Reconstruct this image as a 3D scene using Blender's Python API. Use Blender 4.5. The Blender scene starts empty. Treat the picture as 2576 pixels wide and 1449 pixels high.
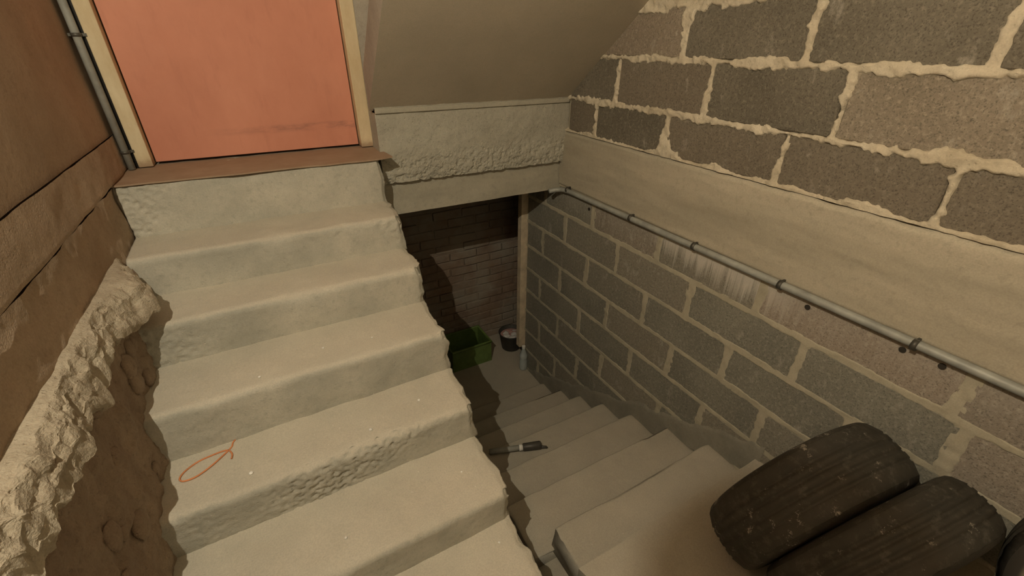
import bpy, bmesh, math, random
from mathutils import Vector, Matrix, noise

# ------------------------------------------------------------------ camera, world, exposure
sc = bpy.context.scene
C = sc.collection
H = 1.65                      # eye height above the half landing; x right, y towards the door
F_PX = 1095.476               # focal length in pixels for a 2576 px wide frame
yaw, pitch, roll = 0.507032, 0.510862, 0.00693
fw = Vector((math.sin(yaw)*math.cos(pitch), math.cos(yaw)*math.cos(pitch), -math.sin(pitch)))
rt = Vector((math.cos(yaw), -math.sin(yaw), 0))
up = rt.cross(fw)
r2 = math.cos(roll)*rt + math.sin(roll)*up
u2 = -math.sin(roll)*rt + math.cos(roll)*up
cd = bpy.data.cameras.new('camera'); cam = bpy.data.objects.new('camera', cd); C.objects.link(cam)
cd.sensor_fit = 'HORIZONTAL'; cd.sensor_width = 36; cd.lens = 36*F_PX/2576
cd.clip_start = 0.02; cd.clip_end = 50
M = Matrix((r2, u2, -fw)).transposed().to_4x4(); M.translation = (0, 0, H)
cam.matrix_world = M
sc.camera = cam
w = bpy.data.worlds.new('world'); sc.world = w; w.use_nodes = True
w.node_tree.nodes['Background'].inputs[0].default_value = (1.0, .82, .6, 1)
w.node_tree.nodes['Background'].inputs[1].default_value = 0.004
vs = sc.view_settings
vs.view_transform = 'Standard'; vs.look = 'None'; vs.gamma = 1; vs.exposure = 0.56
vs.use_curve_mapping = False
LAMP = (-.43, .22, .78)       # bare bulb on the left wall (relative to the eye)
LAMP_POWER = 62
LAMP_COL = (1.0, .885, .68)

# ------------------------------------------------------------------ helpers
rnd = random.Random(7)
def nz(x, y, z, s=1.0, o=0.0): return noise.noise(Vector((x*s+o, y*s+o*1.7, z*s-o)))
def fbm(x, y, z, s=1.0, oct=4, o=0.0): return noise.fractal(Vector((x*s+o, y*s-o, z*s+o*.5)), 1.0, 2.0, oct)
def sstep(a, b, x):
    t = min(1, max(0, (x-a)/(b-a))); return t*t*(3-2*t)

WLOC = {}
def obj(name, verts, faces, mat, parent=None, smooth=False, label=None, cat=None, kind=None, group=None, bevel=0, side_mat=None):
    """verts relative to the eye; the object's origin goes to the bottom centre of its box"""
    me = bpy.data.meshes.new(name)
    lo = [min(v[i] for v in verts) for i in range(3)]; hi = [max(v[i] for v in verts) for i in range(3)]
    o3 = Vector(((lo[0]+hi[0])/2, (lo[1]+hi[1])/2, lo[2]+H))
    me.from_pydata([(v[0]-o3.x, v[1]-o3.y, v[2]+H-o3.z) for v in verts], [], faces)
    bm = bmesh.new(); bm.from_mesh(me); bmesh.ops.recalc_face_normals(bm, faces=bm.faces)
    if bevel:
        es = [e for e in bm.edges if len(e.link_faces) == 2 and e.calc_face_angle(0) > .6]
        bmesh.ops.bevel(bm, geom=es, offset=bevel, segments=2, profile=.5, affect='EDGES')
    bm.to_mesh(me); bm.free()
    if smooth: me.polygons.foreach_set('use_smooth', [True]*len(me.polygons))
    me.materials.append(mat)
    if side_mat:
        me.materials.append(side_mat)
        for p in me.polygons:
            if abs(p.normal.x) > .8: p.material_index = 1
    o = bpy.data.objects.new(name, me); C.objects.link(o)
    place(o, o3, parent); tag(o, label, cat, kind, group)
    return o
def place(o, wl, parent):
    WLOC[o] = Vector(wl)
    if parent is not None:
        o.parent = parent; o.location = Vector(wl) - WLOC[parent]
    else: o.location = wl
def tag(o, label=None, cat=None, kind=None, group=None):
    if label: o['label'] = label
    if cat: o['category'] = cat
    if kind: o['kind'] = kind
    if group: o['group'] = group
def empty(name, loc, label=None, cat=None, kind=None, group=None):
    o = bpy.data.objects.new(name, None); C.objects.link(o); o.empty_display_size = .1
    place(o, Vector((loc[0], loc[1], loc[2]+H)), None); tag(o, label, cat, kind, group)
    return o
def boxvf(x0, x1, y0, y1, z0, z1):
    v = [(x, y, z) for z in (z0, z1) for y in (y0, y1) for x in (x0, x1)]
    return v, [(0,2,3,1),(4,5,7,6),(0,1,5,4),(2,6,7,3),(0,4,6,2),(1,3,7,5)]
def box(name, b, mat, parent=None, **k):
    v, f = boxvf(*b); return obj(name, v, f, mat, parent, **k)
def tubevf(pts, r, n=10, caps=True):
    pts = [Vector(p) for p in pts]; vs_, fs = [], []
    up_ = None
    for i, p in enumerate(pts):
        t = (pts[min(i+1, len(pts)-1)] - pts[max(i-1, 0)]).normalized()
        a = Vector((0,0,1)) if abs(t.z) < .9 else Vector((1,0,0))
        if up_ is not None: a = up_
        s = t.cross(a).normalized(); q = s.cross(t).normalized(); up_ = q
        rr = r[i] if isinstance(r, (list, tuple)) else r
        for k in range(n):
            an = 2*math.pi*k/n; vs_.append(tuple(p + s*math.cos(an)*rr + q*math.sin(an)*rr))
    for i in range(len(pts)-1):
        for k in range(n):
            fs.append((i*n+k, i*n+(k+1)%n, (i+1)*n+(k+1)%n, (i+1)*n+k))
    if caps: fs.append(tuple(range(n))[::-1]); fs.append(tuple((len(pts)-1)*n+k for k in range(n)))
    return vs_, fs
def tube(name, pts, r, mat, parent=None, n=10, **k):
    v, f = tubevf(pts, r, n); k.setdefault('smooth', True); return obj(name, v, f, mat, parent, **k)
def lathe(prof, c, n=32, axis='z', a0=0):
    """prof: (radius, height) list; closed both ends only if radius 0"""
    v, f = [], []
    for i in range(n):
        a = a0+2*math.pi*i/n
        for (r, h) in prof:
            if axis == 'z': v.append((c[0]+r*math.cos(a), c[1]+r*math.sin(a), c[2]+h))
            else: v.append((c[0]+r*math.cos(a), c[1]+h, c[2]+r*math.sin(a)))
    m = len(prof)
    for i in range(n):
        j = (i+1) % n
        for k in range(m-1): f.append((i*m+k, j*m+k, j*m+k+1, i*m+k+1))
    return v, f
def gridvf(nu, nv, fn):
    v = [fn(i/nu, j/nv) for j in range(nv+1) for i in range(nu+1)]
    f = [(j*(nu+1)+i, j*(nu+1)+i+1, (j+1)*(nu+1)+i+1, (j+1)*(nu+1)+i) for j in range(nv) for i in range(nu)]
    return v, f

# ------------------------------------------------------------------ materials
class N:
    def __init__(s, name):
        s.m = bpy.data.materials.new(name); s.m.use_nodes = True
        s.t = s.m.node_tree; s.b = s.t.nodes['Principled BSDF']
        s.pos = s.t.nodes.new('ShaderNodeNewGeometry')
        s.ri = s.t.nodes.new('ShaderNodeObjectInfo')
    def n(s, typ, **k):
        q = s.t.nodes.new(typ)
        for a, b in k.items(): setattr(q, a, b)
        return q
    def l(s, a, b): s.t.links.new(a, b)
    def vec(s, scale=(1,1,1), obj_=False, rand=0.0):
        q = s.n('ShaderNodeMapping'); q.inputs['Scale'].default_value = scale
        if obj_:
            tc = s.n('ShaderNodeTexCoord'); s.l(tc.outputs['Object'], q.inputs['Vector'])
        else: s.l(s.pos.outputs['Position'], q.inputs['Vector'])
        if rand:
            mu = s.n('ShaderNodeMath', operation='MULTIPLY'); mu.inputs[1].default_value = rand
            s.l(s.ri.outputs['Random'], mu.inputs[0]); s.l(mu.outputs[0], q.inputs['Location'])
        return q.outputs[0]
    def noise(s, vec, scale, detail=5, rough=.6, dist=0):
        q = s.n('ShaderNodeTexNoise'); q.inputs['Scale'].default_value = scale; q.inputs['Detail'].default_value = detail
        q.inputs['Roughness'].default_value = rough; q.inputs['Distortion'].default_value = dist
        s.l(vec, q.inputs['Vector']); return q.outputs['Fac']
    def vor(s, vec, scale, feature='F1'):
        q = s.n('ShaderNodeTexVoronoi', feature=feature); q.inputs['Scale'].default_value = scale
        s.l(vec, q.inputs['Vector']); return q.outputs['Distance']
    def ramp(s, fac, stops):
        q = s.n('ShaderNodeValToRGB'); e = q.color_ramp.elements
        while len(e) < len(stops): e.new(.5)
        for i, (p, c) in enumerate(stops):
            e[i].position = p; e[i].color = (*c, 1) if not isinstance(c, (int, float)) else (c, c, c, 1)
        s.l(fac, q.inputs[0]); return q.outputs[0]
    def mix(s, fac, a, b, mode='MIX'):
        q = s.n('ShaderNodeMix', data_type='RGBA', blend_type=mode)
        for sock, val in ((q.inputs[0], fac), (q.inputs[6], a), (q.inputs[7], b)):
            if isinstance(val, (int, float)): sock.default_value = val
            elif isinstance(val, tuple): sock.default_value = (*val, 1)
            else: s.l(val, sock)
        return q.outputs[2]
    def math(s, op, a, b=0.0, clamp=False):
        q = s.n('ShaderNodeMath', operation=op, use_clamp=clamp)
        for sock, val in ((q.inputs[0], a), (q.inputs[1], b)):
            if isinstance(val, (int, float)): sock.default_value = val
            else: s.l(val, sock)
        return q.outputs[0]
    def sep(s, out):
        q = s.n('ShaderNodeSeparateXYZ'); s.l(out, q.inputs[0]); return q.outputs
    def rng(s, v, a, b):
        q = s.n('ShaderNodeMapRange', interpolation_type='SMOOTHSTEP'); q.inputs[1].default_value = a; q.inputs[2].default_value = b
        s.l(v, q.inputs[0]); return q.outputs[0]
    def done(s, col, rough=.9, bump=None, strength=.3, dist=.01, metal=0, spec=.25):
        if isinstance(col, tuple): s.b.inputs['Base Color'].default_value = (*col, 1)
        else: s.l(col, s.b.inputs['Base Color'])
        if isinstance(rough, (int, float)): s.b.inputs['Roughness'].default_value = rough
        else: s.l(rough, s.b.inputs['Roughness'])
        s.b.inputs['Metallic'].default_value = metal; s.b.inputs['Specular IOR Level'].default_value = spec
        if bump is not None:
            q = s.n('ShaderNodeBump'); q.inputs['Strength'].default_value = strength; q.inputs['Distance'].default_value = dist
            s.l(bump, q.inputs['Height']); s.l(q.outputs[0], s.b.inputs['Normal'])
        return s.m

def concrete(name, a, b, spot, sc_=3.0, stretch=(1,1,1), dust=None, dust_amt=.9, strength=.35, bdist=.006, specks=.0, rand=0.0, pits=True):
    s = N(name); v = s.vec(stretch, rand=rand)
    big = s.noise(v, sc_, 6, .62); fine = s.noise(s.vec(), 45, 6, .7); grit = s.noise(s.vec(), 210, 2, .5)
    col = s.mix(s.ramp(big, [(.34, 0), (.66, 1)]), a, b)
    col = s.mix(s.math('MULTIPLY', s.ramp(fine, [(.52, 0), (.72, 1)]), .55), col, spot)
    if dust is not None:
        nsp = s.sep(s.pos.outputs['Normal'])
        m = s.rng(nsp[2], .45, .85)
        m = s.math('MULTIPLY', m, s.ramp(s.noise(s.vec(), 7, 5, .65), [(.25, dust_amt*.75), (.65, dust_amt)]))
        col = s.mix(m, col, s.mix(s.ramp(big, [(.3, 0), (.7, 1)]), dust, tuple(c*1.12 for c in dust)))
    col = s.mix(s.math('MULTIPLY', s.ramp(grit, [(.35, 0), (.65, 1)]), .22), col, tuple(c*.62 for c in a))
    if specks:
        sp = s.ramp(s.vor(s.vec(), 38), [(.06, 1), (.085, 0)])
        gate = s.ramp(s.noise(s.vec(), 6, 2), [(.55, 0), (.62, 1)])
        col = s.mix(s.math('MULTIPLY', s.math('MULTIPLY', sp, gate), specks), col, (.72, .69, .62))
    h = s.math('ADD', s.math('MULTIPLY', fine, .8), s.math('MULTIPLY', grit, .3))
    if pits:
        p = s.ramp(s.vor(s.vec(), 60), [(.10, 0), (.2, 1)])
        h = s.math('ADD', h, s.math('MULTIPLY', p, .35))
    return s.done(col, .93, h, strength, bdist)

MAT = {}
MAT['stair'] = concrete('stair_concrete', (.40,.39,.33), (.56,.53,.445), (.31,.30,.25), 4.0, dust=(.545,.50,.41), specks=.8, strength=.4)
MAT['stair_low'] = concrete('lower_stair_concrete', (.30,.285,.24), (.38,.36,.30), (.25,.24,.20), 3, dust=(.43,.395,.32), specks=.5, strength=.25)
MAT['beam'] = concrete('beam_concrete', (.37,.35,.28), (.46,.43,.345), (.27,.265,.22), 2.2, (1,1,4), strength=.35, rand=5)
MAT['beam_rough'] = concrete('rough_beam_concrete', (.40,.38,.31), (.48,.46,.38), (.29,.285,.24), 2.6, (1,1,2.5), strength=.6, bdist=.01, rand=3)
MAT['band'] = concrete('band_concrete', (.36,.33,.255), (.50,.455,.355), (.31,.28,.21), 1.6, (1,.7,4.5), strength=.22)
MAT['soffit'] = concrete('soffit_concrete', (.46,.415,.325), (.56,.505,.40), (.42,.38,.295), 1.8, strength=.08, pits=False)
MAT['plaster'] = concrete('brown_plaster', (.36,.265,.18), (.47,.355,.25), (.29,.21,.14), 2.4, strength=.25, pits=False)
MAT['plaster_low'] = concrete('lower_plaster', (.38,.285,.20), (.50,.39,.285), (.29,.215,.15), 4.5, strength=.5, bdist=.01)
MAT['rubble'] = concrete('rubble_concrete', (.28,.205,.145), (.40,.305,.22), (.18,.13,.095), 5, (1,2.6,.6), strength=.7, bdist=.015)
MAT['ledge'] = concrete('ledge_concrete', (.38,.32,.235), (.52,.455,.35), (.27,.21,.15), 6, strength=.6, bdist=.012)
MAT['mortar'] = concrete('mortar', (.52,.455,.335), (.66,.595,.465), (.42,.36,.26), 6, strength=.5, bdist=.008)
MAT['mortar_low'] = concrete('lower_mortar', (.40,.37,.28), (.49,.45,.345), (.34,.31,.225), 6, strength=.3, bdist=.005)
MAT['pale_fill'] = concrete('pale_fill_paint', (.62,.58,.50), (.72,.68,.60), (.52,.48,.40), 2, strength=.1, pits=False)  # pale colour picked to bounce fill light off the unseen ceiling and rear wall
MAT['render'] = concrete('grey_render', (.23,.22,.18), (.31,.295,.24), (.19,.18,.145), 7, strength=.4)
MAT['strip'] = concrete('wall_plaster_grey', (.33,.30,.245), (.42,.385,.32), (.25,.225,.18), 5, strength=.4)

def block_mat(name, a, b, brown, stain=False):
    s = N(name); v = s.vec(rand=9)
    big = s.noise(v, 2.5, 5, .6); fine = s.noise(s.vec(), 70, 5, .7); grit = s.noise(s.vec(), 190, 2, .6)
    col = s.mix(s.ramp(big, [(.35, 0), (.65, 1)]), a, b)
    col = s.mix(s.math('MULTIPLY', s.ramp(s.ri.outputs['Random'], [(.45, 0), (.95, 1)]), .65), col, brown)
    col = s.mix(s.math('MULTIPLY', s.ramp(fine, [(.5, 0), (.68, 1)]), .5), col, tuple(c*1.75 for c in b))
    col = s.mix(s.math('MULTIPLY', s.ramp(grit, [(.30, 1), (.48, 0)]), .6), col, tuple(c*.35 for c in a))
    # lime splashes and mortar smears on the faces
    sm = s.ramp(s.noise(s.vec((1, 1, .55), rand=4), 13, 6, .75), [(.58, 0), (.70, 1)])
    col = s.mix(s.math('MULTIPLY', sm, .42), col, (.50, .47, .40))
    if stain:
        p = s.sep(s.pos.outputs['Position'])
        drip = s.noise(s.vec((1, 80, .8)), 1.0, 5, .65); patch = s.noise(s.vec((1, 1, .4)), 7, 3, .5)
        q_ = s.n('ShaderNodeMapRange'); q_.inputs[1].default_value = H-1.0; q_.inputs[2].default_value = H-.79; s.l(p[2], q_.inputs[0])
        zz = s.math('ADD', s.math('MULTIPLY', q_.outputs[0], .50), s.math('ADD', s.math('MULTIPLY', drip, .75), s.math('MULTIPLY', patch, .45)))
        yy = s.math('MULTIPLY', s.rng(p[1], .62, .95), s.rng(p[1], 1.50, 1.36))
        dr = s.math('MULTIPLY', s.ramp(zz, [(.76, 0), (.98, 1)]), s.math('ADD', yy, .18, True))
        col = s.mix(s.math('MULTIPLY', dr, .8), col, (.60, .57, .50))
    h = s.math('ADD', s.math('MULTIPLY', fine, .7), s.math('MULTIPLY', grit, .5))
    return s.done(col, .95, h, .5, .006)
MAT['block_up'] = block_mat('cinder_block_upper', (.135,.120,.092), (.18,.162,.126), (.235,.19,.142))
MAT['block_tan'] = block_mat('cinder_block_tan', (.21,.182,.137), (.28,.242,.187), (.29,.228,.175))
MAT['block_pink'] = block_mat('cinder_block_pink', (.235,.21,.17), (.30,.27,.22), (.33,.275,.22), True)
MAT['block_low'] = block_mat('cinder_block_lower', (.185,.182,.150), (.25,.243,.20), (.27,.245,.195), True)

def plain(name, c, rough=.6, metal=0, var=.25, sc_=12, strength=.15, spec=.4):
    s = N(name); n1 = s.noise(s.vec(), sc_, 5, .65)
    col = s.mix(s.ramp(n1, [(.3, 0), (.7, 1)]), tuple(x*(1-var) for x in c), tuple(min(1, x*(1+var)) for x in c))
    return s.done(col, rough, s.noise(s.vec(), 90, 3), strength, .002, metal, spec)
MAT['conduit'] = plain('grey_conduit', (.33,.34,.31), .5, .1)
MAT['clip'] = plain('dark_clip', (.10,.095,.08), .5, .5)
MAT['cable'] = plain('black_cable', (.03,.028,.026), .6)
MAT['wood_post'] = plain('pine_post', (.55,.47,.34), .75)
MAT['bucket'] = plain('dark_bucket', (.07,.068,.06), .5, .2)
MAT['rubbish'] = plain('pale_rubbish', (.60,.58,.55), .8)
MAT['rubbish_pink'] = plain('pink_rubbish', (.50,.30,.26), .8)
MAT['green'] = plain('green_plastic', (.13,.20,.055), .45)
MAT['bottle'] = plain('bottle_plastic', (.42,.47,.47), .25)
MAT['bottle_cap'] = plain('white_cap', (.75,.75,.72), .4)
MAT['stick_grey'] = plain('grey_tube', (.30,.30,.27), .5)
MAT['stick_dark'] = plain('dark_tube', (.07,.065,.055), .45)
MAT['white'] = plain('white_band', (.78,.77,.72), .5)
MAT['string'] = plain('orange_string', (.62,.24,.10), .8)
MAT['hole'] = plain('dark_hole', (.03,.026,.02), .9)
MAT['metal_bar'] = plain('grey_bar', (.26,.25,.23), .5, .3)
MAT['shade_dark'] = plain('shade_dark_concrete', (.09,.08,.065), .95)  # dark colour set to cut bounce and deepen the basement shade
MAT['brass'] = plain('lamp_socket', (.12,.11,.10), .5)

s = N('salmon_board')
n1 = s.noise(s.vec((1,1,.6)), 3.0, 6, .65); n2 = s.noise(s.vec((1,1,.25)), 26, 4, .6)
col = s.mix(s.ramp(n1, [(.35, 0), (.68, 1)]), (.57,.245,.165), (.66,.30,.205))
col = s.mix(s.math('MULTIPLY', s.ramp(n2, [(.55, 0), (.75, 1)]), .25), col, (.42,.17,.12))
pz = s.sep(s.pos.outputs['Position'])   # a scuffed line of old paint low on the leaf
sc1 = s.math('MULTIPLY', s.rng(pz[2], H-.385, H-.365), s.rng(pz[2], H-.335, H-.352))
sc1 = s.math('MULTIPLY', sc1, s.ramp(s.noise(s.vec((1,1,3)), 9, 5, .7), [(.40, 0), (.62, .75)]))
col = s.mix(s.math('MULTIPLY', sc1, s.rng(pz[0], -.3, .3)), col, (.30,.14,.11))
MAT['salmon'] = s.done(col, .75, n2, .06, .003)

s = N('cream_paint')
n1 = s.noise(s.vec((1,1,.4)), 9, 6, .7); chip = s.noise(s.vec(), 30, 4, .7)
col = s.mix(s.ramp(n1, [(.35, 0), (.7, 1)]), (.56,.44,.26), (.72,.62,.42))
col = s.mix(s.ramp(chip, [(.70, 0), (.74, .8)]), col, (.28,.20,.13))
pz = s.sep(s.pos.outputs['Position'])
col = s.mix(s.math('MULTIPLY', s.rng(s.math('ADD', pz[2], s.math('MULTIPLY', chip, .05)), H-.40, H-.44), .85), col, (.34,.235,.15))
MAT['cream'] = s.done(col, .6, chip, .15, .003)

s = N('brown_floor_paint')
n1 = s.noise(s.vec(), 8, 6, .7)
MAT['threshold'] = s.done(s.mix(s.ramp(n1, [(.3, 0), (.7, 1)]), (.30,.205,.135), (.38,.275,.19)), .7, n1, .15, .004)

s = N('old_brick')
n1 = s.noise(s.vec(rand=6), 9, 6, .7); n2 = s.noise(s.vec(), 3, 5, .6)
col = s.mix(s.ramp(n1, [(.35, 0), (.65, 1)]), (.17,.10,.065), (.27,.18,.12))
col = s.mix(s.ramp(n2, [(.40, .25), (.6, .85)]), col, (.33,.30,.245))
MAT['brick'] = s.done(col, .95, n1, .6, .01)

s = N('tyre_rubber')
v = s.vec(obj_=True); n1 = s.noise(v, 6, 5, .6); n2 = s.noise(v, 32, 5, .75)
col = s.mix(s.ramp(n1, [(.35, 0), (.65, 1)]), (.030,.028,.022), (.050,.044,.034))
col = s.mix(s.ramp(n2, [(.52, 0), (.74, .6)]), col, (.13,.118,.095))
sp = s.noise(v, 17, 5, .8)
col = s.mix(s.ramp(sp, [(.61, 0), (.68, .7)]), col, (.42,.38,.31))
MAT['rubber'] = s.done(col, .62, n2, .3, .004, 0, .35)

s = N('dusty_tyre_rubber')
v = s.vec(obj_=True); n1 = s.noise(v, 7, 5, .6)
pr_ = s.sep(v); rad = s.math('SQRT', s.math('ADD', s.math('MULTIPLY', pr_[0], pr_[0]), s.math('MULTIPLY', pr_[2], pr_[2])))
ring = s.math('MULTIPLY', s.rng(rad, .205, .225), s.rng(rad, .272, .255))
MAT['dusty_rubber'] = s.done(s.mix(s.math('MULTIPLY', ring, s.ramp(n1, [(.3, .5), (.6, 1)])), (.045,.04,.033), (.33,.28,.20)), .8, n1, .2, .004)

# ------------------------------------------------------------------ the lamp (out of frame, on the left wall)
lamp = empty('wall_lamp', (-.54, LAMP[1], LAMP[2]-.14), 'bare bulb lamp on a bracket on the brown left wall', 'lamp')
bm_ = N('bulb_glow'); bm_.b.inputs['Emission Color'].default_value = (*LAMP_COL, 1); bm_.b.inputs['Emission Strength'].default_value = 30
v, f = lathe([(.0001,-.012),(.008,-.0095),(.012,0),(.008,.0095),(.0001,.012)], LAMP, 16)
box('back_plate', (-.55, -.535, LAMP[1]-.04, LAMP[1]+.04, LAMP[2]-.14, LAMP[2]-.04), MAT['brass'], lamp, bevel=.004)
dv = Vector((1.55, -.05, -2.34)).normalized(); Lv = Vector(LAMP)
tube('clamp', [Lv+dv*.125, Lv+dv*.15, Lv+dv*.175], [.020, .026, .021], MAT['brass'], lamp, n=14)  # clamp and its arm are additions that block light to shade the tyres
tube('blocker_arm', [(-.535, LAMP[1], LAMP[2]-.09), Lv+dv*.15], .005, MAT['brass'], lamp, n=8)
tube('socket', [Lv+Vector((0,0,.012)), Lv+Vector((0,0,.03)), Lv+Vector((0,0,.06))], [.006,.012,.010], MAT['brass'], lamp)
tube('bracket', [Lv+Vector((0,0,.055)), (-.50, LAMP[1], LAMP[2]+.07), (-.535, LAMP[1], LAMP[2]-.06)], .004, MAT['brass'], lamp, n=8)
ld = bpy.data.lights.new('bulb', 'POINT'); ld.energy = LAMP_POWER; ld.color = LAMP_COL; ld.shadow_soft_size = .005
lo = bpy.data.objects.new('bulb', ld); C.objects.link(lo); place(lo, Vector((LAMP[0], LAMP[1], LAMP[2]+H)), lamp)

# ------------------------------------------------------------------ structure: right wall
XW = 1.63
SOF = lambda y: -.277 + .79*(2.251-y)      # underside of the flight overhead on the right
UP_LINES = [-.456, -.27, -.055, .155, .36, .56, .76]
UP_J = [[2.5, 1.996, 1.488, .936, .451, -.07, -.6, -1.1], [2.4, 1.855, 1.307, .793, .27, -.25, -.77, -1.2], [1.99, 1.47, .956, .483, -.05, -.57, -1.1],
        [1.75, 1.23, .72, .21, -.3, -.8, -1.2], [1.5, .98, .46, -.06, -.58, -1.1], [1.23, .72, .21, -.3, -.8, -1.2]]
LO_LINES = [-.79, -.976, -1.175, -1.374, -1.573, -1.772, -1.971, -2.17, -2.37, -2.57]
LO_J = [[2.46, 1.94, 1.406, .854, .20, -.32, -.68, -1.2], [2.72, 2.21, 1.694, 1.172, .631, .152, -.37, -.89], [2.468, 1.956, 1.433, .914, .152, -.36, -.88],
        [2.75, 2.233, 1.72, 1.203, .679, .16], [2.49, 1.984, 1.473, .952, .43], [2.74, 2.225, 1.71, 1.2, .69], [2.47, 1.955, 1.44, .93], [2.74, 2.225, 1.71, 1.2], [2.47, 1.955, 1.44]]
LO_J[2][4:5] = [.40, -.12]

def joint_dist(y, z, lines, J, jw=1.0):
    d = 9
    for k in range(len(lines)-1):
        if min(lines[k], lines[k+1])-.03 <= z <= max(lines[k], lines[k+1])+.03:
            lo_, hi_ = sorted((lines[k], lines[k+1]))
            d = min(d, abs(z-lo_), abs(z-hi_))
            if lo_ <= z <= hi_:
                for j in J[k]: d = min(d, abs(y-j - .012*nz(0, j, z, 5))*jw)
    return d
wall_right = empty('wall_right', (XW+.1, 1.0, -2.57), 'grey cinder block wall with pale mortar on the right of the stairs', 'wall', 'structure')
def mortar_fn(lines, J, y0, y1, z0, z1, sloppy):
    def fn(u, t):
        y = y0+(y1-y0)*u; z = z0+(z1-z0)*t
        d = joint_dist(y, z, lines, J, 1 if sloppy else .72)
        if sloppy:
            wd = .0155 + .020*max(-.45, nz(0, y, z, 7, 3)) + .011*nz(0, y, z, 24, 8) + .008*nz(0, y, z, 62, 5) + .10*max(0, nz(0, y, z, 2.6, 21)-.22)*(1 if nz(0, y, z, 11, 5) > -.1 else .3)
            hgt = .008 + .008*fbm(0, y, z, 22, 3) + .006*nz(0, y, z, 6, 4)
        else:
            wd = .0185 + .007*nz(0, y, z, 9, 3) + .004*nz(0, y, z, 40, 8)
            hgt = .002 + .003*nz(0, y, z, 30, 2)
        k = 1-sstep(wd-.006, wd+.007, d)
        return (XW - (-.018 + (.018+hgt)*k), y, z)
    return fn
v, f = gridvf(580, 250, mortar_fn(UP_LINES, UP_J, -.25, 2.27, -.456, .62, True))
obj('mortar', v, f, MAT['mortar'], wall_right, smooth=True)
v, f = gridvf(640, 400, mortar_fn(LO_LINES, LO_J, -.15, 2.70, -2.57, -.79, False))
obj('mortar', v, f, MAT['mortar_low'], wall_right, smooth=True)
box('wall_core', (XW+.014, XW+.22, -1.6, 2.70, -2.62, .2), MAT['mortar_low'], wall_right)
box('wall_core', (XW+.001, XW+.22, -1.6, 2.45, .2, 2.3), MAT['mortar'], wall_right)

def block(y0, y1, z0, z1, xf, mat, seed, rough=.003):
    """front face with a slightly uneven outline, chamfered back into the wall"""
    per = []
    ny, nz_ = 9, 4
    for i in range(ny): per.append((y0+(y1-y0)*i/ny, z0))
    for i in range(nz_): per.append((y1, z0+(z1-z0)*i/nz_))
    for i in range(ny): per.append((y1+(y0-y1)*i/ny, z1))
    for i in range(nz_): per.append((y0, z1+(z0-z1)*i/nz_))
    n = len(per); cy, cz = (y0+y1)/2, (z0+z1)/2
    vs_ = []
    for k, (ins, dx) in enumerate(((0, .03), (.001, .005), (.006, 0))):
        for (y, z) in per:
            sy = 1 if y < cy else -1; sz = 1 if z < cz else -1
            j = rough*nz(seed, y, z, 30)
            yy = y + (ins + j)*(sy if abs(abs(y-cy)-(y1-y0)/2) < 1e-6 else 0)
            z2 = z + (ins + j)*(sz if abs(abs(z-cz)-(z1-z0)/2) < 1e-6 else 0)
            vs_.append((xf+dx+.0012*nz(seed, y, z, 12), yy, z2))
    fs = []
    for k in range(2):
        for i in range(n): fs.append((k*n+i, k*n+(i+1) % n, (k+1)*n+(i+1) % n, (k+1)*n+i))
    fs.append(tuple(2*n+i for i in range(n)))
    obj('block', vs_, fs, mat, wall_right)
sd = 0
for lines, J, mat, g, keep in ((UP_LINES, UP_J, MAT['block_up'], .007, 'u'), (LO_LINES, LO_J, MAT['block_low'], .008, 'l')):
    for k in range(len(lines)-1):
        z0, z1 = sorted((lines[k], lines[k+1]))
        js = J[k]
        ends = [2.70 if keep == 'l' else 2.25] + [j for j in js if j < (2.66 if keep == 'l' else 2.22)]
        for a, b in zip(ends[:-1], ends[1:]):
            if a < -.2: continue
            if keep == 'u' and z0 > SOF(b)+.02: continue
            sd += 1
            mt = mat
            if keep == 'u' and ((k == 1 and a < .80) or (k == 2 and a > 1.5)): mt = MAT['block_tan']
            if keep == 'l' and k == 0 and (a < .9 or 1.9 < a < 2.0): mt = MAT['block_pink']
            if keep == 'l' and k == 1 and a < .7: mt = MAT['block_pink'] if a < .2 else mat
            block(b+g, a-g, z0+g*.8, z1-g*.8, XW - .0025*((sd*37) % 5)/5, mt, sd*3.7, .003 if keep == 'u' else .002)
# concrete band between the two kinds of blockwork
def band_fn(u, t):
    y = -1.6+(3.9)*u; z = -.795+(.335)*t
    e = 1-abs(2*t-1)
    return (XW-.012 - .003*nz(0, y*.6, z*4, 6) - .0015*nz(0, y, z, 40) + .014*(1-sstep(0, .05, e)), y, z + .006*nz(0, y, z, 9)*(1 if t > .9 else 0))
v, f = gridvf(260, 34, band_fn)
obj('concrete_band', v, f, MAT['band'], wall_right, smooth=True)
# grey render smeared on the blocks just above the basement steps
def smear(u, t):
    y = .62+2.05*u; zl = -1.62-.517*(y-.64) - .10
    tp = .19 + .035*nz(0, y, 0, 6, 2) + .02*nz(0, y, 0, 23, 4)
    z = zl + tp*t
    return (XW-.0065-.002*fbm(0, y, z, 14, 3) + .012*sstep(.86, 1, t), y, z)
v, f = gridvf(160, 14, smear); obj('render_skirting', v, f, MAT['render'], wall_right, smooth=True)
# fixing holes drilled in the top course of the lower blocks
for (y, z) in ((.672, -.845), (.372, -.84), (.272, -.835), (1.98, -.865)):
    v, f = lathe([(.0001, -.0005), (.010, -.0005), (.010, .006)], (XW-.0045, 0, 0), 10, 'y')
    obj('plug_hole', [(XW-.0045+p[1]*.4, y+(p[0]-(XW-.0045)), z+p[2]) for p in v], f, MAT['hole'], wall_right)

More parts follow.
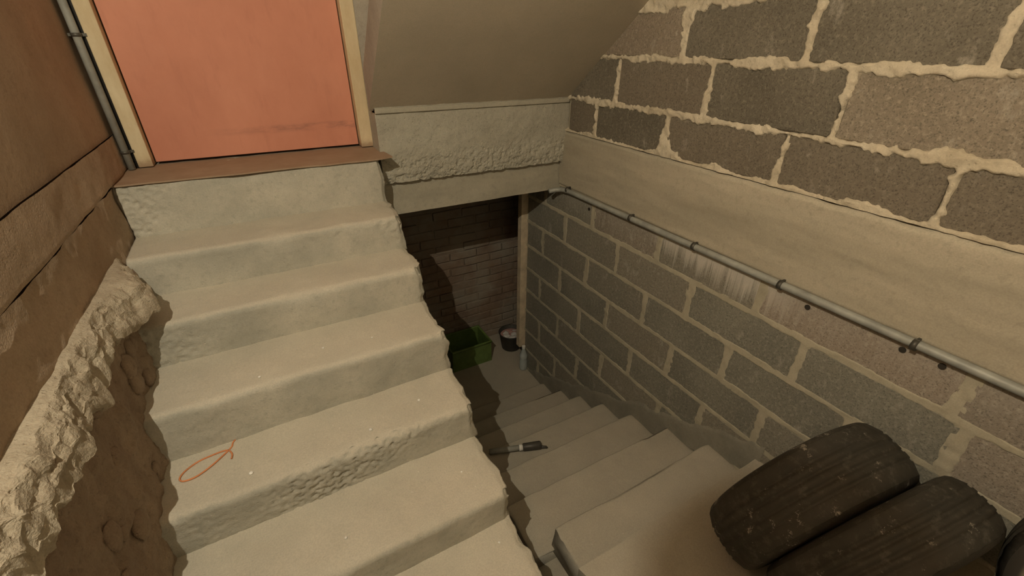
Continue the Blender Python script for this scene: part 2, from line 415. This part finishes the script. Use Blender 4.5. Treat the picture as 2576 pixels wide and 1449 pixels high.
# ------------------------------------------------------------------ structure: left wall
XL = -.535
wall_left = empty('wall_left', (XL-.1, 1.0, -1.6), 'brown plastered wall with a concrete strip on the left of the stairs', 'wall', 'structure')
def left_fn(x0, y0, y1, z0, z1, amp, s1):
    def fn(u, t):
        y = y0+(y1-y0)*u; z = z0+(z1-z0)*t
        return (x0 + amp*fbm(0, y, z, s1, 4) , y, z)
    return fn
v, f = gridvf(120, 80, left_fn(XL, -1.5, 2.46, -.335, 2.2, .004, 3)); obj('plaster', v, f, MAT['plaster'], wall_left, smooth=True)
def strip_fn(u, t):
    y = -1.5+3.9*u; z = -.478+.145*t
    return (XL+.010 + .004*fbm(0, y, z, 6, 3) - .012*(1-sstep(0, .06, t)), y, z+.002*nz(0, y, 0, 9))
v, f = gridvf(240, 14, strip_fn); obj('concrete_strip', v, f, MAT['plaster_low'], wall_left, smooth=True)
def low_fn(u, t):
    y = -1.5+3.9*u; z = -.72+.236*t
    return (XL-.006 + .008*fbm(0, y, z, 9, 5), y, z)
v, f = gridvf(280, 24, low_fn); obj('lower_plaster', v, f, MAT['plaster_low'], wall_left, smooth=True)
box('wall_core', (XL-.25, XL-.07, -1.6, 2.7, -2.6, 2.3), MAT['plaster'], wall_left)

# rubble face under the ledge, down to the steps
def rub_fn(u, t):
    y = -.6+2.60*u; z = -1.72+1.0*t
    lump = .014*fbm(0, y, z*.35, 7, 5) + .010*fbm(0, y, z*.8, 24, 3)
    return (XL+.014+lump, y, z)
v, f = gridvf(220, 120, rub_fn); obj('rubble_face', v, f, MAT['rubble'], wall_left, smooth=True)
for i in range(26):
    y = rnd.uniform(.85, 1.95); z = -.70 - rnd.uniform(0, .12+.62*(2.0-y)); r = rnd.uniform(.018, .04)
    v, f = lathe([(.0001,-1),(.6,-.8),(.95,-.3),(1,.1),(.75,.7),(.0001,1)], (0,0,0), 9)
    v = [(XL+.012+p[0]*r*.45*(1+.3*nz(*p, 2, i)), y+p[1]*r*(1+.3*nz(*p, 2, i+9)), z+p[2]*r*1.2) for p in v]
    obj('stone', v, f, MAT['rubble'], wall_left, smooth=True)

# broken concrete ledge along the left wall
def ledge_edge(y):
    base = .046 + .012*nz(0, y, 0, 3.1, 2) + .012*nz(0, y, 0, 11, 5)
    base += .065*math.exp(-((y-1.66)/.10)**2) + .02*math.exp(-((y-.85)/.2)**2)
    return base*sstep(1.93, 1.78, y)
def ledge_fn(u, t):
    y = -.7+2.66*u; e = ledge_edge(y)
    q = t*5
    end = sstep(1.96, 1.84, y)
    top = -.648; drop = (.105 + .035*nz(0, y, 0, 6, 3) + .02*nz(0, y, 0, 19, 1))
    if q <= 1.4:  a = q/1.4; x = e*.52*a; z = top - .010*a*a - .004
    elif q <= 3.4: a = (q-1.4)/2.0; x = e*(.52+.48*math.sin(a*1.5)); z = top - .014 - drop*a**1.35
    else: a = (q-3.4)/1.6; x = e*(1-.85*a); z = top - .014 - drop*(1+.35*a)
    rough = sstep(.9, 2.0, q)
    dx = rough*(.012*fbm(u*30, q*.5, 0, 1.6, 4) + .012*(noise.voronoi(Vector((y*17, q*1.9, 3)))[0][0]-.35))
    dz = rough*.018*fbm(u*30, q*.7, 4, 2.1, 4) + .003*fbm(0, y, x, 14, 3)
    return (XL-.01 + x + dx*end, y, z + dz*end - (1-end)*.03)
v, f = gridvf(420, 56, ledge_fn)
obj('broken_ledge', v, f, MAT['ledge'], wall_left, smooth=False, label='pale broken concrete ledge along the brown left wall')

# ------------------------------------------------------------------ structure: door wall, door, frame
YD = 2.45
wall_back = empty('wall_back', (.5, YD+.1, -.7), 'grey plastered wall strip beside the salmon door', 'wall', 'structure')
def strip2(u, t):
    x = .50+.10*u; z = -.52+2.6*t
    return (x, YD-.045 + .004*fbm(x, 0, z, 12, 4) - .012*sstep(.3, .8, u+.25*nz(0, 0, z, 14)), z)
v, f = gridvf(14, 200, strip2); obj('plaster_strip', v, f, MAT['strip'], wall_back, smooth=True)
box('wall_core', (.50, 1.9, YD-.03, YD+.15, -.62, 2.3), MAT['strip'], wall_back)
box('lintel', (-.6, .52, YD-.03, YD+.15, 1.56, 2.3), MAT['strip'], wall_back)
door = box('door_1', (-.43, .437, YD, YD+.03, -.462, 1.50), MAT['salmon'], None, label='salmon pink flush door at the head of the stairs', cat='door', kind='structure', bevel=.002)
jl = [(-.487,-.435), (.442,.503)]
for (a, b) in jl: box('jamb', (a, b, YD-.05, YD+.05, -.47, 1.56), MAT['cream'], door, bevel=.004)
box('frame_head', (-.487, .503, YD-.05, YD+.05, 1.505, 1.56), MAT['cream'], door, bevel=.004)
box('door_backing', (-.487, .503, YD+.05, YD+.06, -.47, 1.56), MAT['cable'], door)

# floor paint sheet on the top landing, projecting past the side of the stair
def thr(u, t):
    x = -.54+1.04*u; y = 2.125+.335*t
    x += .03*sstep(.93, 1, u)*(1-t)
    return (x, y - .006*nz(x, 0, 0, 9) + .02*sstep(.955, 1, u), -.474+.003*nz(x, y, 0, 6))
v, f = gridvf(60, 14, thr)
n0 = len(v); v = v + [(p[0], p[1], p[2]-.006) for p in v]
ff = f + [tuple(n0+i for i in q[::-1]) for q in f]
for i in range(60): ff.append((i, n0+i, n0+i+1, i+1)); k = 14*61; ff.append((k+i, k+i+1, n0+k+i+1, n0+k+i))
for j in range(14): ff.append((j*61, (j+1)*61, n0+(j+1)*61, n0+j*61)); ff.append((j*61+60, n0+j*61+60, n0+(j+1)*61+60, (j+1)*61+60))
obj('floor_sheet', v, ff, MAT['threshold'], None, label='brown painted sheet covering the top step below the door', cat='threshold', kind='structure')

# ------------------------------------------------------------------ structure: beams and soffit across the right bay
YB = 2.266
beam = empty('trim_1', (1.1, YB+.1, -.83), 'double concrete beam spanning over the stairs down', 'beam', 'structure')
def shell(name, x0, x1, y0, y1, z0, z1, mat, parent, amp, s1, nx=120, nzz=40, chip=0.0):
    """box with a rough dense front (−y) face"""
    v, f = gridvf(nx, nzz, lambda u, t: (x0+(x1-x0)*u, y0 + amp*fbm(x0+(x1-x0)*u, 0, z0+(z1-z0)*t, s1, 5) + (.012*(1-sstep(.15, .5, t))*max(-.2, fbm(x0+(x1-x0)*u, 3, z0+(z1-z0)*t, 40, 3)) if chip else 0) + chip*(1-sstep(0, .12, t+.05*nz(u*9, 0, 0, 2))),
                                          z0+(z1-z0)*t + (chip*.7*fbm(u*14, 0, 2, 2, 4) if t < .01 else 0)))
    n0 = len(v); w_ = nx+1
    corners = [(x0, y1, z0), (x1, y1, z0), (x0, y1, z1), (x1, y1, z1)]; v += corners
    f.append(tuple([n0, n0+1] + [i for i in range(nx, -1, -1)]))
    f.append(tuple([nzz*w_+i for i in range(nx+1)] + [n0+3, n0+2]))
    f.append(tuple([i*w_ for i in range(nzz+1)] + [n0+2, n0]))
    f.append(tuple([nx+i*w_ for i in range(nzz, -1, -1)] + [n0+1, n0+3]))
    f.append((n0, n0+2, n0+3, n0+1))
    return obj(name, v, f, mat, parent, smooth=False)
shell('upper_beam', .50, XW+.01, YB, YB+.2, -.640, -.262, MAT['beam_rough'], beam, .004, 11, 260, 90, .006)
shell('lower_beam', .36, XW+.02, YB+.038, YB+.22, -.822, -.638, MAT['beam'], beam, .004, 5, 110, 24)
box('edge_strip', (.50, XW, YB-.012, YB+.05, -.296, -.272), MAT['beam'], beam, bevel=.002)
# sloping underside of the flight overhead
yt = .2
v = [(.48, YB+.02, SOF(YB)+.0), (XW+.02, YB+.02, SOF(YB)), (XW+.02, yt, SOF(yt)), (.43, yt, SOF(yt))]
v = [(a, b, c+.004) for a, b, c in v]; v += [(a, b, c+.18) for a, b, c in v]
obj('ceiling', v, [(0,1,2,3),(7,6,5,4),(0,4,5,1),(1,5,6,2),(2,6,7,3),(3,7,4,0)], MAT['soffit'], None, side_mat=MAT['strip'], label='sloping grey underside of the flight overhead', cat='ceiling', kind='structure')
box('ceiling_slab', (-.8, 1.9, -1.7, 2.7, 2.2, 2.3), MAT['pale_fill'], None, label='flat unseen slab, pale to bounce light, high above the stairwell', cat='ceiling', kind='structure')
box('wall_rear', (-.8, 1.9, -1.75, -1.6, -1.75, 2.3), MAT['pale_fill'], None, label='unseen wall, pale to bounce light, behind the half landing', cat='wall', kind='structure')

# ------------------------------------------------------------------ stairs
def step(name, parent, x0, x1, yf, yb, zt, zb, mat, seed, rag=.012, chip=.010, rad=.014, nx=190, left_rag=0.0, slope=.004, pit=0.0):
    """one cast concrete step: rounded worn nosing, chipped edge, ragged ends"""
    prof = []
    nr = max(5, int((zt-zb-rad)/.007)); nt = max(8, int((yb-yf-rad)/.009))
    for i in range(nr): prof.append((yf, zb+(zt-rad-zb)*i/nr, 0, 0))
    for i in range(6):
        a = i/6*math.pi/2; prof.append((yf+rad-rad*math.cos(a), zt-rad+rad*math.sin(a), 1, 0))
    for i in range(nt+1): prof.append((yf+rad+(yb-yf-rad)*i/nt, zt+slope*i/nt, 0, 1))
    m = len(prof); v = []
    for i in range(nx+1):
        u = i/nx; x = x0+(x1-x0)*u
        cu = max(0, nz(x, seed, 0, 5.5, seed)-.12)*1.2 + .5*max(0, nz(x, seed, 0, 17, seed*2)-.15)
        bow = .007*nz(x, seed*3.1, 0, 1.7)
        for (y, z, ns, tr) in prof:
            dn = math.exp(-(((y-yf)**2+(z-zt)**2)/.028**2))
            y2 = y + bow*(1-tr*.5) + chip*cu*dn + .003*fbm(x, y, z, 9, 4, seed) - (.004*nz(x, seed, z, 3) if not tr else 0)
            z2 = z - chip*cu*dn*.9 + .0025*fbm(x, y, z, 10, 4, seed+3)
            if not tr and pit:
                g = max(0, nz(x, seed*1.3, z, 3.2, seed)-.10)*2.2; y2 += pit*min(1, g)*max(0, nz(x, seed, z*1.5, 55, 4)+.10)
            ex = sstep(.955, 1, u); el = sstep(.045, 0, u)
            rg = rag*(fbm(seed, y, z, 13, 5, seed) + .5*nz(seed, y, z, 5)) - .5*rag - rag*dn*.9
            rl = left_rag*fbm(seed+5, y, z, 12, 4, seed)
            x2 = x + ex*rg - el*rl
            y2 += ex**3*.012*(1-tr); z2 -= ex**3*.008*(tr+ns)
            v.append((x2, y2, z2))
    f = [(i*m+k, (i+1)*m+k, (i+1)*m+k+1, i*m+k+1) for i in range(nx) for k in range(m-1)]
    b0 = len(v); v += [(x0, yb, zb), (x1-rag, yb, zb)]
    f.append(tuple([nx*m+k for k in range(m)] + [b0+1])); f.append(tuple([k for k in range(m-1, -1, -1)] + [b0]))
    f.append(tuple([i*m for i in range(nx+1)] + [b0+1, b0])); f.append(tuple([i*m+m-1 for i in range(nx, -1, -1)] + [b0, b0+1]))
    return obj(name, v, f, mat, parent, smooth=True)

XR = .487
NOS = [(2.135,-.480), (1.90,-.690), (1.67,-.850), (1.395,-1.022), (1.15,-1.215), (.865,-1.378), (.59,-1.525)]
upst = empty('concrete_stairs', (0, 1.3, -1.65), 'worn grey concrete flight climbing to the salmon door', 'stairs', 'structure')
for i, (y, z) in enumerate(NOS):
    zb = NOS[i+1][1] if i+1 < len(NOS) else -1.65
    yb = YD+.1 if i == 0 else NOS[i-1][0]+.03
    step('step', upst, XL+.002 if i < 2 else XL-.06, XR, y, yb, z, zb-.012, MAT['stair'], 11.3*i+2, rag=.016, chip=.013, rad=.026 if i else .014, slope=.006, pit=.016)
pf = [(.30,-1.68), (.62,-1.78), (2.10,-.80), (YD+.1,-.75), (YD+.1,-.84), (2.15,-.93), (.80,-1.83), (.30,-1.83)]
v = [(x, y, z) for x in (XL-.02, XR-.03) for (y, z) in pf]
obj('stair_slab', v, [tuple(range(8)), tuple(range(15, 7, -1))] + [(i, (i+1) % 8, 8+(i+1) % 8, 8+i) for i in range(8)], MAT['stair'], upst)

DN = [(.64,-1.63), (.872,-1.765), (1.125,-1.885), (1.39,-2.015), (1.64,-2.140), (1.88,-2.270), (2.125,-2.405), (2.37,-2.53)]
dnst = empty('basement_stairs', (1.1, 1.5, -2.65), 'dusty concrete flight going down to the dark basement', 'stairs', 'structure')
XD = .60
for i, (y, z) in enumerate(DN[1:], 1):
    yn = DN[i-1][0]-.02
    # these steps face away from the eye: mirror y around the nosing
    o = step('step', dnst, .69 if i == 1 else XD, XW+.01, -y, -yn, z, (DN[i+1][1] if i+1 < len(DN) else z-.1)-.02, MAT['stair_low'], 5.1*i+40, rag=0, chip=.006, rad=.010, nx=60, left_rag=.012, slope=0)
    o.location.y = -(o.location.y + WLOC[dnst].y) - WLOC[dnst].y
    o.scale.y = -1
pf = [(.30,-1.70), (.60,-1.83), (2.34,-2.74), (2.34,-2.80), (.30,-2.80)]
v = [(x, y, z) for x in (XD-.02, XW+.01) for (y, z) in pf]
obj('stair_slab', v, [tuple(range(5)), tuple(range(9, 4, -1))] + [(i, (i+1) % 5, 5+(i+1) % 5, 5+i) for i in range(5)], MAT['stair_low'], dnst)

# half landing
def land(u, t):
    x = .64+.99*u; y = -1.6+2.24*t
    e = sstep(.97, 1, t)
    return (x - .02*nz(0, y, 0, 8)*(u < .01), y+.008*nz(x, 0, 0, 8)*(t > .99), -1.63+.002*fbm(x, y, 0, 8, 3)-.006*e)
v, f = gridvf(80, 120, land); n0 = len(v)
k = 120*81
v2 = [(v[k+i][0], v[k+i][1]-.002, -1.80) for i in range(81)]; v3 = [(v[j*81][0]+.004, v[j*81][1], -1.80) for j in range(121)]
v += v2 + v3
f += [(k+i, k+i+1, n0+i+1, n0+i) for i in range(80)] + [(j*81, n0+81+j, n0+81+j+1, (j+1)*81) for j in range(120)]
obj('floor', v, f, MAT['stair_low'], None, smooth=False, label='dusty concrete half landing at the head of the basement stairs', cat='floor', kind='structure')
box('floor_landing', (-.56, .645, -1.6, .60, -1.75, -1.655), MAT['stair'], None, label='concrete landing at the foot of the upper flight', cat='floor', kind='structure')

# ------------------------------------------------------------------ basement
box('floor_basement', (-.6, 3.0, 2.3, 3.6, -2.68, -2.575), MAT['stair_low'], None, label='dark basement floor below the stairs', cat='floor', kind='structure')
box('ceiling_basement', (-.6, 3.0, YB+.22, 3.6, -.80, -.66), MAT['shade_dark'], None, label='dark slab over the basement', cat='ceiling', kind='structure')
YW = 3.25
wb = empty('wall_basement', (1.2, YW+.05, -2.58), 'old brick wall at the far end of the basement', 'wall', 'structure')
box('mortar_bed', (-.6, 3.0, YW+.012, YW+.2, -2.6, -.7), MAT['brick'], wb)
row = 0; z = -2.575
bv, bf = boxvf(-.122, .122, -.012, .02, -.034, .034)
proto = None
while z < -1.25:
    x = .55 - (.125 if row % 2 else 0)
    while x < 2.1:
        if proto is None:
            proto = obj('brick', [(p[0]+x, p[1]+YW+.012, p[2]+z+.035) for p in bv], bf, MAT['brick'], wb, bevel=.006)
            o = proto; base = o.location.copy(); bx0, bz0 = x, z
        else:
            o = proto.copy(); C.objects.link(o); o.location = base + Vector((x-bx0, rnd.uniform(-.009, .007), z-bz0))
            o.rotation_euler = (rnd.uniform(-.05,.05), rnd.uniform(-.03,.03), rnd.uniform(-.05,.05))
        x += .255
    z += .077; row += 1
box('wall_basement_side', (-.75, -.6, 2.3, 3.6, -2.7, -.66), MAT['shade_dark'], None, label='dark side wall of the basement', cat='wall', kind='structure')
box('wall_basement_end', (3.0, 3.1, 2.3, 3.6, -2.7, -.66), MAT['shade_dark'], None, label='dark end wall of the basement', cat='wall', kind='structure')
box('wooden_post', (1.578, 1.66, 2.70, 2.755, -2.36, -.80), MAT['wood_post'], None, bevel=.003, label='upright pale timber post at the end of the block wall in the basement', cat='post')

box('floor_cellar', (-.6, .58, .3, 2.3, -2.68, -2.575), MAT['stair_low'], None, label='dark cellar floor under the upper flight', cat='floor', kind='structure')
box('wall_cellar', (-.6, .58, .2, .3, -2.68, -1.76), MAT['shade_dark'], None, label='dark cellar wall under the half landing', cat='wall', kind='structure')
# bucket
bk = empty('bucket', (1.66, 3.0, -2.575), 'dark round bucket of rubbish on the basement floor', 'bucket')
v, f = lathe([(.0001,0),(.085,0),(.090,.005),(.115,.17),(.120,.172),(.120,.178),(.111,.178),(.086,.012),(.0001,.012)], (1.66,3.0,-2.575), 36)
obj('pail', v, f, MAT['bucket'], bk, smooth=True)
def chunk(name, c, r, mat, parent, seed):
    v, f = lathe([(.0001,-1),(.7,-.7),(1,0),(.6,.75),(.0001,1)], (0,0,0), 10)
    v = [(c[0]+p[0]*r[0]*(1+.45*nz(*p, 1.6, seed)), c[1]+p[1]*r[1]*(1+.45*nz(*p, 1.6, seed+4)), c[2]+p[2]*r[2]*(1+.4*nz(*p, 1.6, seed+7))) for p in v]
    return obj(name, v, f, mat, parent)
rb = obj('filling', *lathe([(.0001,0),(.104,0),(.100,-.03),(.0001,-.03)], (1.66,3.0,-2.435), 24), MAT['rubbish_pink'], bk)
for i in range(9):
    a = i*2.4; rr = .03+.045*((i*7) % 5)/5
    chunk('scrap', (1.66+rr*math.cos(a), 3.0+rr*math.sin(a), -2.425), (.035,.028,.020), MAT['rubbish'] if i % 3 else MAT['rubbish_pink'], bk, i*3.3)

# green crate: open top, lit rim
gc = empty('green_crate', (1.36, 3.02, -2.575), 'green plastic crate beside the bucket in the basement', 'crate')
X0, X1, Y0, Y1, Z0, Z1 = 1.02, 1.40, 2.90, 3.18, -2.575, -2.36
for nm, b in (('side', (X0,X0+.010,Y0,Y1,Z0,Z1)), ('side', (X1-.010,X1,Y0,Y1,Z0,Z1)), ('side', (X0+.01,X1-.01,Y0,Y0+.010,Z0,Z1)), ('side', (X0+.01,X1-.01,Y1-.010,Y1,Z0,Z1)), ('base', (X0+.01,X1-.01,Y0+.01,Y1-.01,Z0,Z0+.01))):
    box(nm, b, MAT['green'], gc, bevel=.002)
r_ = .012
v, f = tubevf([(X0,Y0,Z1), (X1,Y0,Z1), (X1,Y1,Z1), (X0,Y1,Z1), (X0,Y0,Z1)], r_, 8, False); obj('rim', v, f, MAT['green'], gc, smooth=True)

# clear bottle by the foot of the post
bt = empty('plastic_bottle', (1.60, 2.66, -2.575), 'pale clear plastic bottle at the foot of the timber post', 'bottle')
obj('body', *lathe([(.0001,0),(.032,0),(.035,.01),(.035,.10),(.032,.11),(.035,.12),(.035,.16),(.014,.215),(.013,.23),(.0001,.23)], (1.60,2.66,-2.575), 20), MAT['bottle'], bt, smooth=True)
obj('cap', *lathe([(.0001,.228),(.016,.228),(.016,.25),(.0001,.25)], (1.60,2.66,-2.575), 14), MAT['bottle_cap'], bt)

# hand torch lying across the basement stairs
A = Vector((.80, 1.60, -2.112)); B = Vector((1.075, 1.505, -2.112)); dd = (B-A).normalized()
tc_ = empty('hand_torch', (.93, 1.55, -2.14), 'slim grey and black hand torch lying on the basement stairs', 'torch')
tube('barrel', [A-dd*.05, A, A+dd*.13], .0165, MAT['stick_grey'], tc_, n=14)
tube('collar', [A+dd*.128, A+dd*.150], .019, MAT['white'], tc_, n=14)
tube('head', [A+dd*.15, A+dd*.155, A+dd*.255, A+dd*.262], [.018,.023,.025,.021], MAT['stick_dark'], tc_, n=16)
tube('hook', [A+dd*.25+Vector((0,-.01,-.006)), A+dd*.29+Vector((0,-.012,-.012)), A+dd*.295+Vector((0,-.012,-.018))], [.009,.008,.006], MAT['stick_dark'], tc_, n=8)

# ------------------------------------------------------------------ conduits
def conduit_path():
    return [(1.52,2.262,-.815), (1.565,2.258,-.812), (1.597,2.225,-.806), (1.6,2.15,-.800), (1.6,1.5,-.797), (1.6,.9,-.793), (1.6,.3,-.790), (1.6,-.6,-.788)]
cp = empty('wall_conduit', (1.6, .8, -.82), 'long grey conduit running along the block wall under the concrete band', 'conduit')
tube('pipe', conduit_path(), .0145, MAT['conduit'], cp, n=14)
for y in (2.17, 1.60, 1.185, .775, .345, -.1):
    ck = tube('clip', [(1.6, y-.008, -.794), (1.6, y+.008, -.794)], .0185, MAT['clip'], cp, n=14)
    box('clip_tab', (1.606, XW-.008, y-.004, y+.004, -.784, -.775), MAT['clip'], ck)
cv = empty('corner_conduit', (-.51, 2.40, -.474), 'grey vertical conduit in the corner left of the salmon door', 'conduit')
tube('pipe', [(-.508,2.385,-.47), (-.508,2.385,.3), (-.508,2.385,1.6)], .0135, MAT['conduit'], cv, n=12)
for z in (-.40, .02, .5):
    ck = tube('clip', [(-.508,2.385,z-.006), (-.508,2.385,z+.006)], .0165, MAT['clip'], cv, n=12)
    box('clip_tab', (-.535, -.48, 2.395, 2.41, z-.005, z+.005), MAT['clip'], ck)
tube('corner_cable', [(-.490,2.415,-.472), (-.490,2.415,.4), (-.490,2.415,1.6)], .008, MAT['cable'], None, n=8, label='thin black cable between the corner conduit and the door jamb', cat='cable')

# orange string on the fourth tread
zs = -1.212
pts2 = [(-.305,1.425),(-.315,1.405),(-.33,1.385),(-.335,1.365),(-.352,1.345),(-.39,1.31),(-.43,1.285),(-.465,1.283),(-.478,1.30),(-.465,1.325),(-.43,1.348),(-.39,1.356),(-.36,1.358),(-.343,1.352),(-.333,1.33),(-.335,1.31)]
def smooth_path(p, k=6):
    out = []
    for i in range(len(p)-1):
        p0, p1, p2_, p3 = p[max(i-1,0)], p[i], p[i+1], p[min(i+2,len(p)-1)]
        for j in range(k):
            t = j/k
            out.append(tuple(.5*((2*p1[q])+(-p0[q]+p2_[q])*t+(2*p0[q]-5*p1[q]+4*p2_[q]-p3[q])*t*t+(-p0[q]+3*p1[q]-3*p2_[q]+p3[q])*t**3) for q in (0,1)))
    return out + [p[-1]]
tube('orange_string', [(x, y, zs+.004) for (x, y) in smooth_path(pts2)], .0026, MAT['string'], None, n=6, label='thin orange string looped on a tread of the upper flight', cat='string')

# ------------------------------------------------------------------ tyres
def tyre(loc, rotz, tilt, label, R=.31, W=.20, side='rubber'):
    t = bpy.data.objects.new('tyre', None); C.objects.link(t); t.empty_display_size = .1
    t.location = (loc[0], loc[1], loc[2]+H); t.rotation_euler = (tilt, 0, rotz); tag(t, label, 'tyre', None, 'tyres on the landing')
    n = 120; h = W/2
    def ob(name, prof, fn=None, mt='rubber'):
        v, f = lathe(prof, (0,0,0), n, 'y')
        m = len(prof)
        if fn: v = [fn(i//m, i % m, p) for i, p in enumerate(v)]
        me = bpy.data.meshes.new(name); me.from_pydata(v, [], f)
        bm = bmesh.new(); bm.from_mesh(me); bmesh.ops.recalc_face_normals(bm, faces=bm.faces); bm.to_mesh(me); bm.free()
        me.polygons.foreach_set('use_smooth', [True]*len(me.polygons))
        me.materials.append(MAT[mt]); o = bpy.data.objects.new(name, me); C.objects.link(o); o.parent = t
    gr = []
    def rad_(y): return R - .030*abs(y/h)**3.2
    ys = [-h*.86]
    for g in (-.44, -.15, .15, .44):
        for q in (-.028, -.02, .02, .028): ys.append(h*(g)+q*.22)
        gr += [h*g]
    ys.append(h*.86); ys = sorted(ys)
    prof = [(rad_(y) - (.0035 if any(abs(y-g) < .0052 for g in gr) else 0), y) for y in ys]
    def lateral(i, k, p):
        a = 2*math.pi*i/n; y = prof[k][1]
        if abs(y) > h*.5 and i % 3 == 0:
            s_ = (prof[k][0]-.002)/prof[k][0]; return (p[0]*s_, p[1], p[2]*s_)
        return p
    ob('tread', prof, lateral)
    for sg in (-1, 1):
        sw = [(rad_(h*.86), h*.86), (R-.030, h*.97), (R-.050, h*1.03), (R-.075, h*1.05), (R-.077, h*1.045), (R-.10, h*1.02), (R-.115, h*.90), (R-.122, h*.78), (R-.125, h*.72)]
        ob('sidewall', [(r, y*sg) for r, y in sw], None, side)
    inn = [(R-.125, -h*.72), (R-.11, -h*.80), (R-.05, -h*.86), (R-.022, -h*.6), (R-.020, 0), (R-.022, h*.6), (R-.05, h*.86), (R-.11, h*.80), (R-.125, h*.72)]
    ob('inner_lining', inn)
    return t
tyre((1.306, .330, -1.307), -.133, .269, 'large black tyre leaning nearest the basement stairs against the block wall', .3177)
tyre((1.306, .128, -1.307), -.133, .269, 'narrower black tyre leaning between the front tyre and the corner of the photo', .3177, .165)
tyre((1.50, -.345, -1.10), -1.488, -.11, 'dusty black tyre standing flat against the block wall in the corner', .31, .177, 'dusty_rubber')
tyre((1.27, -.50, -1.52), 0, math.pi/2, 'black tyre lying flat on the landing under the dusty one', .31, .2)

# small plaster crumbs lying on the treads
cr = [(.20,1.50,'third','right end'),(.02,1.52,'third','middle'),(.30,1.28,'fourth','right end'),(.10,1.22,'fourth','middle'),(.36,1.02,'fifth','right end'),
      (-.06,.97,'fifth','middle'),(-.35,.95,'fifth','left end'),(-.28,1.22,'fourth','left end'),(.40,.80,'lowest','right end'),(-.20,1.45,'third','left end')]
cv0, cf0 = lathe([(.0001,-.6),(.8,-.5),(1,0),(.6,.6),(.0001,.8)], (0,0,0), 7)
for i, (x, y, which, side) in enumerate(cr):
    zt = max(z for (yy, z) in NOS if yy <= y) if any(yy <= y for yy, z in NOS) else NOS[-1][1]
    r = .004+.004*((i*5) % 4)/4
    obj('plaster_crumb', [(x+p[0]*r*(1+.4*nz(*p, 2, i)), y+p[1]*r, zt+.004+p[2]*r*.7) for p in cv0], cf0, MAT['white'], None,
        label='tiny white plaster crumb near the %s of the %s tread below the door' % (side, which), cat='crumb', group='plaster crumbs on the upper flight')
